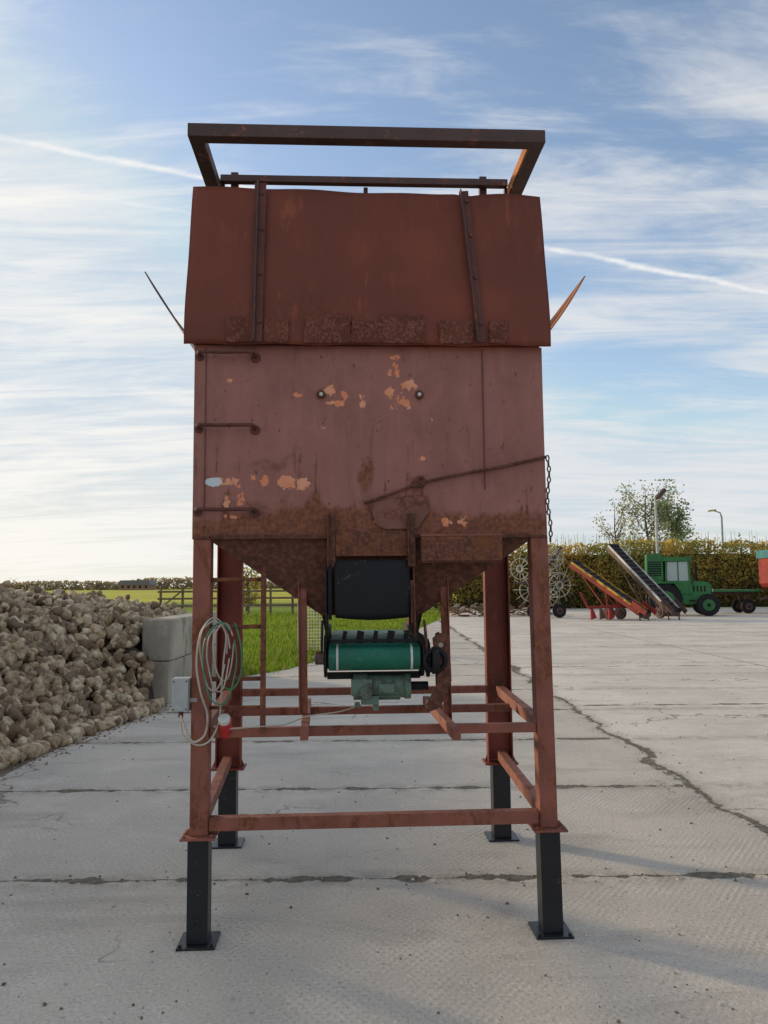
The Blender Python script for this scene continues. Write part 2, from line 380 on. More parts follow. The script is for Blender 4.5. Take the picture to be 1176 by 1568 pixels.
# ------------------------------------------------------------ concrete block wall
mblock=paint_mat('cast_concrete',(.45,.40,.325),rust=(.15,.14,.10),amount=.45,scale=2.2,rough=.9,bump=.35,dirt=.4,spec=.2,stretch=.4)
bw=empty('concrete_block_wall')
mb=MB()
for i,(y0,y1) in enumerate([(10.7,12.28),(12.30,13.88)]):
    for z0,z1 in ((0,.575),(.582,1.15)):
        dx=.012*((i+int(z0>0))%2)
        mb.box(-3.36+dx,-2.96+dx,y0,y1,z0,z1)
mb.obj('blocks',[mblock],bw,bevel=.02)

# ------------------------------------------------------------ HOPPER TOWER
T=empty('steel_hopper_tower',(-.065,3.64,0),R(2.8))
def shear(x,y,z):
    f=max(0,min(1,1-(y-.1)/1.0))
    if z<=1.84:
        k=(1.83-z)/1.83*f
        x+= (.014 if x>0 else .002)*k*min(1,abs(x)/.75)
        if x>.5: x+=.018*f
    return (x,y,z)
m_leg=paint_mat('leg_red_primer',(.26,.088,.062),amount=.50,scale=9,stretch=.5,rust=(.12,.043,.025))
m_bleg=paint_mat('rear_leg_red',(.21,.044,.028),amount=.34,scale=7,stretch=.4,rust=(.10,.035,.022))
m_flap=paint_mat('flap_red_oxide',(.185,.043,.023),rust=(.12,.036,.02),amount=.20,scale=4,rough=.6,dirt=.28,bump=.15,stretch=.3)
m_strap=paint_mat('strap_brown',(.13,.040,.029),rust=(.07,.03,.025),amount=.4,scale=9,rough=.6)
m_dark=paint_mat('dark_frame_paint',(.085,.045,.040),rust=(.11,.045,.032),amount=.30,scale=7,rough=.55)
m_rust=paint_mat('heavy_rust',(.14,.053,.034),rust=(.075,.030,.020),amount=.8,scale=7,rough=.85,bump=.4)
m_rust2=paint_mat('orange_rust',(.24,.085,.035),rust=(.09,.035,.022),amount=.7,scale=12,rough=.85,bump=.5)
m_sunlit=paint_mat('sunlit_rust',(.45,.17,.06),rust=(.22,.08,.03),amount=.4,scale=12,rough=.85,bump=.3)  # rust with low sun painted into its colour
m_black=paint_mat('black_leg_paint',(.013,.014,.018),rust=(.05,.045,.04),amount=.12,scale=14,rough=.38,spec=.4,bump=.1)
m_rubber=paint_mat('black_rubber',(.012,.012,.015),rust=(.04,.035,.03),amount=.2,scale=9,rough=.65,spec=.25)
m_green=paint_mat('green_belt',(.010,.155,.10),rust=(.02,.07,.05),amount=.3,scale=11,rough=.55,bump=.15)
m_motor=paint_mat('motor_green_grey',(.11,.18,.14),rust=(.06,.07,.055),amount=.5,scale=16,rough=.5)
m_steel=paint_mat('bare_steel',(.30,.29,.27),amount=.4,scale=12,rough=.45,metal=.6)
m_white=paint_mat('white_plastic',(.62,.62,.58),rust=(.3,.29,.26),amount=.1,scale=9,rough=.45)
m_cable=paint_mat('cable_grey',(.46,.42,.36),rust=(.25,.2,.17),amount=.3,scale=9,rough=.5)
m_grey=paint_mat('grey_box_plastic',(.38,.40,.39),rust=(.2,.19,.17),amount=.2,scale=9,rough=.45)
m_redp=paint_mat('red_plastic',(.50,.03,.03),rust=(.2,.02,.02),amount=.05,scale=9,rough=.35)
m_gcab=paint_mat('green_cable',(.05,.24,.12),rust=(.1,.2,.1),amount=.1,scale=9,rough=.45)

m_body,g,b=newmat('body_worn_primer');o=g.obj()
n1=g.noise(g.mapv(o,(1,1,.6)),4,5,.62,.4);n2=g.noise(o,45,4,.7);n3=g.noise(g.mapv(o,(1,1,.12)),26,4,.7);n4=g.noise(o,11,5,.62)
col=g.mix(g.mr(n1,.35,.68),(.31,.130,.108),(.235,.095,.078))
col=g.mix(g.mr(n3,.50,.75,0,.28),col,(.38,.18,.15))
col=g.mix(g.mr(n3,.42,.28,0,.45),col,(.16,.062,.045))
col=g.mix(g.mr(n2,.55,.75,0,.22),col,(.40,.20,.17))
ru=g.m('ADD',g.attr('rust').outputs['Fac'],g.m('MULTIPLY',g.m('SUBTRACT',n4,.5),1.1))
rf=g.mr(ru,.30,.68)
rc=g.mix(g.mr(n2,.4,.62),(.115,.044,.028),(.23,.088,.040))
col=g.mix(g.m('MULTIPLY',rf,.85),col,rc)
spot=g.mr(g.noise(g.mapv(o,(1,1,.6)),38,3,.6),.66,.71);col=g.mix(g.m('MULTIPLY',spot,.75),col,(.08,.033,.024))
fl=g.mr(g.m('ADD',g.attr('flake').outputs['Fac'],g.m('MULTIPLY',g.m('SUBTRACT',n2,.5),1.5)),.44,.52)
col=g.mix(fl,col,g.mix(g.mr(n4,.4,.6),(.66,.22,.11),(.68,.32,.20)))
wf=g.mr(g.m('ADD',g.attr('white').outputs['Fac'],g.m('MULTIPLY',g.m('SUBTRACT',n2,.5),.6)),.4,.5)
col=g.mix(wf,col,(.55,.60,.65))
g.set(b.inputs['Base Color'],col);g.set(b.inputs['Roughness'],g.mr(rf,0,1,.55,.9));b.inputs['Specular IOR Level'].default_value=.3
g.set(b.inputs['Normal'],g.bump(g.m('ADD',g.m('MULTIPLY',n1,.8),g.m('SUBTRACT',g.m('MULTIPLY',n2,.25),g.m('MULTIPLY',fl,.3))),.35,.006))

nx,nz=420,232;xs=np.linspace(-.835,.845,nx);zs=np.linspace(1.832,2.75,nz);XX,ZZ=np.meshgrid(xs,zs)
YY=-.004+.009*(vnoise(XX*2+9,ZZ*2+9,31,3)-.5)*2
fl=np.zeros_like(XX)
nzf=vnoise(XX*34+100,ZZ*34+100,41,4,.6)
for (cx,cz,rx,rz) in [(-.66,2.087,.065,.026),(-.554,2.09,.018,.040),(-.50,2.09,.02,.036),(-.40,2.085,.055,.034),(-.32,2.085,.033,.045),(-.675,2.0,.018,.038),(-.61,2.0,.022,.036),(-.66,1.928,.055,.016),(.125,2.70,.03,.02),(.13,2.64,.02,.05),(.10,2.62,.012,.03),(.157,2.48,.05,.04),(.11,2.45,.045,.02),(-.038,2.47,.024,.03),(-.04,2.50,.02,.015),(.225,2.55,.022,.016),(-.188,2.53,.03,.03),(-.125,2.51,.022,.022),(-.34,2.51,.03,.012),(.36,1.896,.032,.022),(.448,1.9,.034,.028),(-.67,2.58,.02,.012),(.03,1.90,.02,.01),(.25,2.20,.02,.014),(.18,2.56,.04,.03),(.10,2.53,.03,.05),(-.16,2.47,.05,.02),(-.22,2.35,.02,.008),(.30,2.40,.008,.02)]:
    q=1-((XX-cx)/rx/1.25)**2-((ZZ-cz)/rz/1.25)**2
    fl=np.maximum(fl,np.clip(q*.9,0,1)*.74+np.where(q>-.6,(nzf-.5)*1.2,0))
wh=np.clip(1-((XX+.742)/.05)**2-((ZZ-2.09)/.032)**2,0,1)+(nzf-.5)*.8*(((XX+.742)**2+(ZZ-2.09)**2)<.006)
wob=vnoise(XX*4,XX*0+2,51,4)
ru=.52*sstep(2.08,1.82,ZZ-.20*(wob-.5))
def blob(cx,cz,rx,rz,s): return s*np.exp(-((XX-cx)/rx)**2-((ZZ-cz)/rz)**2)
for bb in [(-.02,2.12,.05,.10,.50),(-.60,2.16,.22,.05,.36),(-.70,2.04,.10,.05,.27),(-.27,2.02,.04,.2,.34),(.22,2.07,.05,.04,.4),(-.235,2.51,.045,.035,.6),(.238,2.51,.025,.035,.55),(.60,1.90,.25,.05,.32),(.12,2.0,.10,.09,.26),(-.05,2.3,.12,.2,.16),(-.45,2.2,.1,.08,.24),(.0,1.92,.3,.06,.24),(.25,2.5,.18,.12,.12),(-.4,1.9,.2,.06,.22)]: ru=ru+blob(*bb)
str_=vnoise(XX*40,ZZ*2.2,61,4);ru=ru+.40*sstep(.60,.80,str_)*sstep(2.7,2.1,ZZ)
ru=ru+.05
F=np.array([(j*nx+i,j*nx+i+1,(j+1)*nx+i+1,(j+1)*nx+i) for j in range(nz-1) for i in range(nx-1)])
npmesh('body_front_sheet',np.stack([XX.ravel(),YY.ravel(),ZZ.ravel()],1),F,m_body,smooth=True,parent=T,attrs={'flake':fl,'rust':ru,'white':wh})
mb=MB()
mb.box(-.835,-.829,.0,1.42,1.832,2.78,0);mb.box(.829,.835,.0,1.42,1.832,2.78,0);mb.box(-.829,.829,1.414,1.42,1.832,2.78,0)
mb.box(-.829,.829,.010,.016,1.84,2.78,0)
mb.obj('body_walls',[m_flap],T)
mb=MB();mb.box(.549,.551,-.012,-.002,2.05,2.74);mb.box(-.781,-.779,-.012,-.002,1.95,2.74)
mb.obj('plate_seams',[m_strap],T)
mb=MB();mb.box(-.75,.75,-.014,.0,1.818,1.838);mb.box(-.835,-.752,-.008,.0,1.818,1.832);mb.box(.752,.845,-.008,.0,1.818,1.832);mb.obj('bottom_lip',[m_rust],T,bevel=.003)
top=[(-.78,.012),(.80,.012),(.80,1.38),(-.78,1.38)];bot=[(-.235,.14),(.255,.14),(.255,.95),(-.235,.95)]
mb=MB();vs=[(a,c,1.83) for a,c in top]+[(a,c,1.455) for a,c in bot];mb.add(vs,[(i,(i+1)%4,4+(i+1)%4,4+i) for i in range(4)])
vs=[(a,c,1.455) for a,c in bot]+[(a*.92,c,1.365) for a,c in bot];mb.add(vs,[(i,(i+1)%4,4+(i+1)%4,4+i) for i in (1,3)])
mb.obj('funnel',[m_rust],T)
def sheet(name,f,nu,nv,mat,th=.004):
    V=[f(i/nu,j/nv) for j in range(nv+1) for i in range(nu+1)];F=[(j*(nu+1)+i,j*(nu+1)+i+1,(j+1)*(nu+1)+i+1,(j+1)*(nu+1)+i) for j in range(nv) for i in range(nu)]
    ob=npmesh(name,V,F,mat,smooth=True,parent=T);s_=ob.modifiers.new('s','SOLIDIFY');s_.thickness=th;return ob
def ff(u,v):
    hw=.878-.022*v+.006*math.sin(v*7)*(1-v)
    zt=3.535+.010*math.sin(u*9)-.018*float(sstep(.74,.80,u))+.004*math.sin(u*23)+.012*float(sstep(.25,.0,u))
    x=(u*2-1)*hw; yy=-.055+.050*v-.012*math.sin(v*math.pi)+.010*math.sin(u*11)*v+.004*math.sin(u*19+v*7)
    return (x,yy,2.742+(zt-2.742)*v+.003*math.sin(u*31)*(1-v))
sheet('upper_front_flap',ff,60,24,m_flap)
def fb(u,v): return ((u*2-1)*.86,1.43+.04*v,2.742+.78*v)
sheet('upper_back_flap',fb,20,8,m_flap)
for sgn,nm in ((-1,'side_flap_left'),(1,'side_flap_right')):
    def fs(u,v,sgn=sgn): return (sgn*(.845+.235*v+.012*math.sin(v*3.1)),.01+1.38*u,2.775+.345*v)
    sheet(nm,fs,20,8,m_sunlit if sgn>0 else m_dark,.006)  # right flap takes the orange with sunlight painted in
mb=MB()
mb.beam((-.535,-.080,2.745),(-.525,-.030,3.555),.056,.010,0,(0,1,0));mb.beam((-.545,-.094,2.745),(-.535,-.044,3.555),.008,.026,1,(0,1,0))
mb.beam((.535,-.080,2.748),(.47,-.030,3.53),.046,.010,0,(0,1,0));mb.beam((.518,-.092,2.748),(.453,-.044,3.53),.007,.024,1,(0,1,0))
for t in (.12,.42,.70,.93):
    mb.cyl((-.522+.008*t,-.094+.05*t,2.745+.81*t),(-.522+.008*t,-.080+.05*t,2.745+.81*t),.009,6,1);mb.cyl((.545-.065*t,-.094+.05*t,2.748+.78*t),(.545-.065*t,-.080+.05*t,2.748+.78*t),.009,6,1)
mb.obj('flap_straps',[m_strap,m_dark],T,bevel=.002)
m_patch=paint_mat('rust_scale_patch',(.150,.048,.030),rust=(.105,.037,.025),amount=.55,scale=14,rough=.95,bump=.5)
mb=MB()
for x0,x1,z0,z1 in [(-.68,-.56,2.75,2.87),(-.50,-.385,2.748,2.86),(-.31,-.09,2.748,2.885),(-.086,.055,2.748,2.855),(.058,.26,2.748,2.883),(.335,.50,2.748,2.865),(.575,.665,2.75,2.86)]:
    n=24;pts=[]
    for i in range(n): pts.append((x0+(x1-x0)*i/n,z0+random.uniform(-.004,.004)))
    for i in range(8): pts.append((x1+random.uniform(-.005,.005),z0+(z1-z0)*i/8))
    for i in range(n): pts.append((x1-(x1-x0)*i/n,z1+random.uniform(-.010,.006)))
    for i in range(8): pts.append((x0+random.uniform(-.005,.005),z1-(z1-z0)*i/8))
    mb.prism(pts,'y',-.069,-.058)
mb.obj('rust_patches',[m_patch],T)
mb=MB()
mb.box(-.862,.862,-.125,-.060,3.735,3.80);mb.box(-.862,-.792,-.060,.42,3.737,3.798);mb.box(.792,.862,-.060,.42,3.737,3.798)
mb.box(.786,.7915,-.055,.40,3.740,3.795,1)  # thin strip on right bar: rust with painted-in sunlight
mb.box(-.790,.785,.385,.425,3.790,3.828)
for x_ in (-.72,.655): mb.box(x_-.02,x_+.02,.427,.465,2.76,3.865)
mb.box(-.012,.012,.427,.45,2.76,3.79);mb.box(-.80,-.775,.427,.46,2.76,3.83);mb.box(.775,.80,.427,.46,2.76,3.80)
mb.obj('top_frame',[m_dark,m_sunlit],T,bevel=.005)

# legs
mb=MB();bk=MB();rb=MB()
for sx in (-1,1):
    x_=sx*.79
    mb.box(x_-.041,x_+.041,.0,.009,.475,1.83);mb.box(x_-.041,x_-.033,.009,.08,.475,1.83);mb.box(x_+.033,x_+.041,.009,.08,.475,1.83)
    mb.box(x_-.078,x_+.078,-.035,.115,.462,.474)
    mb.prism([(x_-.075,.475),(x_-.043,.475),(x_-.043,.505)],'y',.03,.038);mb.prism([(x_+.075,.475),(x_+.043,.475),(x_+.043,.505)],'y',.03,.038)
    for bx in (-.062,.062): mb.cyl((x_+bx,-.02,.474),(x_+bx,-.02,.486),.009,6)
    bk.box(x_-.047,x_+.047,-.007,.087,.012,.461);bk.box(x_-.085,x_+.085,-.045,.125,.0,.011)
    bk.cyl((x_-.07,-.03,.011),(x_-.07,-.03,.022),.008,6);bk.cyl((x_+.07,-.03,.011),(x_+.07,-.03,.022),.008,6)
    xb=sx*.86
    rb.box(xb-.08,xb+.08,1.39,1.398,.475,1.95);rb.box(xb-.08,xb-.070,1.33,1.39,.475,1.95);rb.box(xb+.070,xb+.08,1.33,1.39,.475,1.95)
    rb.box(xb-.105,xb+.105,1.29,1.44,.462,.474)
    rb.prism([(xb-.1,.475),(xb-.082,.475),(xb-.082,.52)],'y',1.36,1.368);rb.prism([(xb+.1,.475),(xb+.082,.475),(xb+.082,.52)],'y',1.36,1.368)
    bk.box(xb-.055,xb+.055,1.32,1.42,.012,.461);bk.box(xb-.095,xb+.095,1.28,1.46,0,.011)
bk.ring((-.79,-.008,.125),(0,1,0),.011,.003,16,0,6);bk.ring((-.79,-.008,.100),(0,1,0),.013,.003,16,0,6)
mb.obj('legs',[m_leg],T,bevel=.003,vf=shear);bk.obj('black_leg_extensions',[m_black],T,bevel=.004,vf=shear);rb.obj('rear_legs',[m_bleg],T,bevel=.003)
mb=MB()
mb.box(-.747,.747,.01,.065,.490,.548);mb.box(-.747,.747,.01,.050,.905,.947)
mb.box(-.76,.76,.60,.64,.905,.945);mb.box(-.778,.778,1.335,1.38,.905,.950)
for sx in (-1,1):
    mb.beam((sx*.79,.082,.52),(sx*.86,1.328,.52),.05,.055);mb.beam((sx*.79,.082,.925),(sx*.86,1.328,.925),.05,.055)
mb.obj('frame_bars',[m_leg],T,bevel=.003,vf=shear)
mb=MB()
mb.beam((-.295,-.31,.972),(-.325,.60,.972),.035,.045);mb.beam((.345,-.36,.972),(.315,.62,.972),.035,.045)
mb.beam((-.325,.10,1.68),(-.318,.10,.995),.035,.012,0,(0,1,0));mb.beam((-.345,.10,1.68),(-.338,.10,.995),.008,.035,0,(0,1,0))
mb.beam((.357,.10,1.66),(.365,.10,.90),.035,.012,0,(0,1,0));mb.beam((.375,.095,1.66),(.383,.095,.90),.006,.035,0,(0,1,0))
mb.obj('arms_and_hangers',[m_leg],T,bevel=.002)
mb=MB()
for z_ in (2.700,2.350,1.954):
    mb.tube(catmull([(-.81,.0,z_),(-.808,-.05,z_),(-.79,-.07,z_),(-.70,-.072,z_-.002),(-.60,-.072,z_),(-.565,-.07,z_),(-.548,-.05,z_),(-.545,.0,z_-.01)],6),.009,10)
    mb.cyl((-.545,-.012,z_-.012),(-.545,-.003,z_-.012),.024,14);mb.cyl((-.81,-.012,z_-.008),(-.81,-.003,z_-.008),.020,14)
mb.obj('ladder_rungs',[m_strap],T)
mb=MB()
mb.box(-.515,-.490,.0,.012,.93,1.66)
for z_ in (1.63,1.41,1.17): mb.cyl((-.75,.025,z_),(-.50,.025,z_),.010,10)
mb.cyl((-.75,.025,1.04),(-.50,.025,1.04),.008,10)
mb.obj('lower_ladder',[m_rust2],T)
mb=MB()
for x_ in (-.232,.240):
    mb.cyl((x_,-.022,2.511),(x_,-.004,2.511),.009,14,1);mb.ring((x_,-.012,2.511),(0,1,0),.015,.006,16,0)  # pale discs painted as bright sky showing through holes, with rusty rims
mb.tube(catmull([(-.03,-.018,1.985),(.10,-.025,2.028),(.235,-.030,2.075),(.40,-.028,2.115),(.62,-.026,2.155),(.80,-.022,2.195),(.848,-.02,2.205)],8),.0075,8,0)
mb.ring((.235,-.03,2.085),(0,1,0),.022,.008,16,0);mb.cyl((.235,-.03,2.085),(.235,0,2.085),.014,10,0)
for i in range(16):
    z_=2.20-i*.026;x_=.856+.006*math.sin(i*.6);mb.ring((x_,-.012,z_),(1,0,0) if i%2 else (0,1,0),.012,.0035,10,2,6,.62,1.25)
mb.obj('rod_and_chain',[m_rust,m_white,m_dark],T)
mb=MB()
for x_ in (-.185,.192): mb.box(x_-.019,x_+.019,-.030,-.016,1.685,1.935);mb.box(x_-.019,x_-.012,-.048,-.030,1.685,1.935)
mb.box(-.165,.172,-.020,-.015,1.735,1.850,1)
mb.box(.235,.615,-.070,-.064,1.708,1.822,1);mb.box(.232,.618,-.068,-.015,1.823,1.834,2);mb.box(.235,.615,-.064,-.015,1.700,1.707,0);mb.box(.235,.243,-.064,-.015,1.708,1.812,0);mb.box(.607,.615,-.064,-.015,1.708,1.812,1)
mb.prism([(-.01,1.985),(.03,1.88),(.07,1.862),(.22,1.862),(.285,1.95),(.275,2.02),(.20,2.025)],'y',-.0165,-.0125,3)
mb.obj('gate_and_channel',[m_rust,m_rust2,m_leg,paint_mat('gate_plate',(.20,.085,.065),rust=(.11,.045,.03),amount=.6,scale=8)],T,bevel=.002)
def rf_(u,v): return (-.172+.352*u+.006*v,-.022-.02*math.sin(v*2.2)-.012*math.sin(u*5)*v,1.715-.265*v-.012*math.sin(u*3.1)*(v>.95))
ob=sheet('rubber_flap',rf_,16,12,m_rubber,.006)
mb=MB()
mb.prism([(-.02,1.70),(.25,1.60),(.25,1.38),(-.06,1.36),(-.09,1.33),(-.05,1.46)],'x',-.213,-.207,2);
mb.prism([(-.02,1.70),(.25,1.60),(.25,1.38),(-.06,1.36),(-.10,1.34),(-.07,1.50)],'x',.198,.204,0)
mb.box(.184,.197,-.035,-.027,1.42,1.62,1)
mb.box(-.20,-.183,-.03,-.02,1.44,1.70,2)
mb.obj('chute_cheeks',[m_rust,m_rust2,m_rubber],T)
mb=MB()
yc,zc,r=-.10,1.272,.057;yr=1.05
prof=[]
for i in range(17):
    t=math.pi/2+math.pi*i/16;prof.append((yc+r*math.cos(t),zc+r*math.sin(t)))
for i in range(17):
    t=-math.pi/2+math.pi*i/16;prof.append((yr+r*math.cos(t),zc+r*math.sin(t)))
n=len(prof);vs=[(-.195,a,c) for a,c in prof]+[(.215,a,c) for a,c in prof];mb.add(vs,[(i,(i+1)%n,n+(i+1)%n,n+i) for i in range(n)],0,True)
for x0,x1 in ((-.162,-.152),(.172,.182)):
    pr=[(yc+(r+.002)*math.cos(math.pi/2+math.pi*i/16),zc+(r+.002)*math.sin(math.pi/2+math.pi*i/16)) for i in range(17)]
    vs=[(x0,a,c) for a,c in pr]+[(x1,a,c) for a,c in pr];mb.add(vs,[(i,i+1,18+i,17+i) for i in range(16)],1,True)
mb.obj('conveyor_belt',[m_green,m_white],T,recalc=False)
mb=MB()
for x0,x1 in ((-.218,-.206),(.226,.238)):
    mb.prism([(-.15,1.235),(-.155,1.315),(-.10,1.37),(1.08,1.37),(1.08,1.20),(.1,1.20),(-.02,1.175),(-.10,1.19)],'x',x0,x1,0)
    xm=(x0+x1)/2;s_=-1 if x0<0 else 1
    mb.cyl((xm,yc,zc),(xm+s_*.045,yc,zc),.030,16,1);mb.cyl((xm,yc,zc),(xm+s_*.055,yc,zc),.013,12,3)
    mb.box(xm+s_*.006 if s_>0 else xm+s_*.03,xm+s_*.03 if s_>0 else xm+s_*.006,yc-.045,yc+.045,zc-.02,zc+.02,1)
mb.box(-.205,.225,-.03,.0,1.168,1.198,0);mb.box(-.205,.225,.6,.64,1.168,1.198,0)
mb.cyl((-.2,yc,zc),(.22,yc,zc),.050,20,0);mb.cyl((-.2,.35,1.185),(.22,.35,1.185),.02,12,3)
mb.prism([(-.17,1.30),(-.19,1.35),(-.12,1.44),(-.06,1.44),(-.09,1.37),(-.12,1.33)],'x',-.230,-.220,0)
mb.prism([(-.17,1.30),(-.19,1.35),(-.12,1.42),(-.06,1.44),(-.09,1.37),(-.12,1.33)],'x',.239,.247,2)
mb.box(-.19,.21,-.145,-.125,1.345,1.356,0)
mb.obj('conveyor_frame',[m_rubber,m_dark,m_rust,m_steel],T,bevel=.002)
mb=MB()
for i in range(5): mb.beam((-.13+i*.072,.0,1.332),(-.12+i*.072,.0,1.385),.020+.012*(i%2),.02,0,(0,1,0))
mb.obj('belt_skirt_brackets',[m_rubber],T)
mb=MB()
mb.cyl((-.02,-.04,1.135),(.15,-.04,1.135),.052,24)
for i in range(9):
    t=i*math.pi/8+math.pi; mb.beam((-.01,-.04+.055*math.cos(t),1.135+.055*math.sin(t)),(.13,-.04+.055*math.cos(t),1.135+.055*math.sin(t)),.004,.014,0,(0,math.cos(t),math.sin(t)))
mb.cyl((.15,-.04,1.135),(.178,-.04,1.135),.058,24);mb.cyl((-.085,-.04,1.135),(-.02,-.04,1.135),.060,24)
mb.box(-.095,.0,-.10,.03,1.10,1.175);mb.box(-.05,.03,-.095,.02,1.060,1.098);mb.cyl((-.03,-.10,1.115),(-.03,-.115,1.115),.028,16);mb.box(.03,.10,-.115,-.085,1.115,1.155)
mb.box(-.08,-.055,-.08,.0,1.045,1.06);mb.box(.005,.03,-.08,.0,1.03,1.06)
mb.obj('gearmotor',[m_motor],T,bevel=.005)
mb=MB()
mb.cyl((.245,yc,zc-.005),(.262,yc,zc-.005),.075,22,1)
for i in range(22):
    t=2*math.pi*i/22;mb.beam((.253,yc+.072*math.cos(t),zc-.005+.072*math.sin(t)),(.253,yc+.086*math.cos(t),zc-.005+.086*math.sin(t)),.012,.012,1,(1,0,0))
mb.cyl((.265,-.17,1.262),(.295,-.17,1.262),.060,22,1);mb.ring((.28,-.176,1.262),(0,1,0),.045,.012,22,1)
mb.prism([(-.16,1.37),(-.11,1.385),(.0,1.37),(.02,1.20),(.0,1.10),(-.06,1.05),(-.12,1.06),(-.15,1.16)],'x',.300,.306,0)
mb.prism([(.268,1.36),(.30,1.385),(.345,1.37),(.352,1.17),(.300,1.055),(.245,1.035),(.235,1.065),(.285,1.16),(.300,1.30),(.272,1.32)],'y',-.175,-.168,0)
mb.cyl((.18,-.04,1.135),(.26,-.04,1.135),.02,12,1)
mb.cyl((.305,-.185,1.33),(.305,-.165,1.33),.012,8,2)
mb.obj('drive_guard',[m_rust,m_rubber,m_steel],T,bevel=.002)
mb=MB();mb.box(-.915,-.836,-.015,.055,1.03,1.18,0);mb.box(-.912,-.839,-.028,-.016,1.033,1.177,0);mb.box(-.86,-.80,-.004,.0,1.07,1.09,1);mb.cyl((-.88,.02,1.0),(-.88,.02,1.03),.012,10,2)
for a in (-.905,-.846):
    for c in (1.042,1.168): mb.cyl((a,-.031,c),(a,-.028,c),.004,8,2)
mb.obj('junction_box',[m_grey,m_steel,m_dark],T,bevel=.004)
mb=MB();mb.cyl((-.672,-.03,.985),(-.672,.0,.945),.026,16,0);mb.cyl((-.672,-.045,1.005),(-.672,-.03,.985),.028,16,1);mb.cyl((-.672,.0,.945),(-.675,.02,.915),.022,12,0);mb.box(-.70,-.645,.0,.009,.93,1.0,0)
mb.obj('red_socket',[m_redp,m_white],T,bevel=.003)
mb=MB()
def cab(P,m=0,r=.004): mb.tube(catmull(P,8),r,8,m)
for k,(cx,cz,a,bb,mi) in enumerate([(-.725,1.29,.060,.165,0),(-.70,1.27,.050,.150,0),(-.675,1.30,.045,.13,0),(-.69,1.25,.075,.185,1)]):
    yk=-.03-.012*k
    P=[(cx+a*math.cos(t+.3*k)*(1+.10*math.sin(3*t+k)),yk+.02*math.sin(2*t),cz+bb*math.sin(t+.3*k)) for t in np.linspace(0,6.0,12)]
    cab(P,mi,.0034)
cab([(-.755,-.02,1.44),(-.785,-.04,1.38),(-.80,-.04,1.25),(-.78,-.04,1.12),(-.75,-.03,1.02),(-.76,-.03,.93),(-.81,-.04,.90),(-.845,-.04,.96),(-.875,.0,1.01)],0,.005)
cab([(-.88,.02,1.01),(-.86,-.02,.93),(-.80,-.03,.885),(-.74,-.03,.90),(-.70,-.02,.98),(-.69,-.02,1.10),(-.68,-.03,1.25),(-.67,-.03,1.38),(-.72,-.03,1.44),(-.77,-.03,1.41)],0,.0042)
cab([(-.63,-.02,1.43),(-.600,-.03,1.32),(-.60,-.03,1.20),(-.64,-.02,1.13),(-.70,-.02,1.15)],1,.004)
cab([(-.66,-.02,.95),(-.52,.0,.955),(-.40,-.01,.965),(-.30,-.02,1.0),(-.15,-.02,1.02),(-.05,-.03,1.05)],0,.003)
mb.obj('cables',[m_cable,m_gcab],T)
# ------------------------------------------------------------ vegetation
mleaf=vcol_mat('leaf',.75,.5)
def leafmass(name,C,size,cols,parent=None,mat=None):
    N=len(C);a=rng.normal(size=(N,3));a/=np.linalg.norm(a,axis=1,keepdims=True);b_=np.cross(a,rng.normal(size=(N,3)));b_/=np.linalg.norm(b_,axis=1,keepdims=True)
    s_=(size*(.6+.8*rng.random(N)))[:,None] if np.isscalar(size) else size[:,None]
    P=np.stack([C-a*s_,C-b_*s_*.55,C+a*s_,C+b_*s_*.55],1)
    return npmesh(name,P.reshape(-1,3),np.arange(N*4).reshape(-1,4),mat or mleaf,np.repeat(cols,4,0),parent=parent)
hd=empty('hedge')
N=44000;X=3.4+rng.random(N)*34;dep=rng.random(N)
topz=4.15+.35*(vnoise(X*.5,X*0+3,71)-.5)*2+.5*(vnoise(X*3.1,X*0+8,72,2)-.5)
topz=np.where(X<6,topz*np.interp(X,[3.4,6],[.55,1]),topz)
Z=rng.random(N)**.85*topz+np.where(rng.random(N)<.03,rng.random(N)*.7,0);Y=48.8+dep**1.6*1.6+.5*(vnoise(X*1.1,Z*1.1,73)-.5)*2
cl=vnoise(X*1.1,Z*1.1,74,3)[:,None];c_a=np.array([.80,.58,.14]);c_b=np.array([.42,.40,.10]);c_c=np.array([.85,.55,.16])
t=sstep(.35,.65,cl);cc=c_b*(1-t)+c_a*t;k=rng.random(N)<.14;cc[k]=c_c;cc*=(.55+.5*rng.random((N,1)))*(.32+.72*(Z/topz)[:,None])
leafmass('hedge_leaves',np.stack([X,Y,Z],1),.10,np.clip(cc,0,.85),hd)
mb=MB();mcore=paint_mat('hedge_core',(.08,.07,.03),amount=.2,scale=3,rough=1)
mb.box(5.0,37.5,49.6,50.4,0,3.4)
for i in range(240):
    x_=3.6+random.random()*33.5;mb.tube([(x_,49.0+random.random()*.6,0),(x_+random.uniform(-.3,.3),49.1+random.random()*.6,4.2+random.random()*.7)],[.03,.008],5,1)
mbark=paint_mat('bark',(.15,.115,.08),amount=.2,scale=5,rough=.95)
mb.obj('hedge_stems',[mcore,mbark],hd)
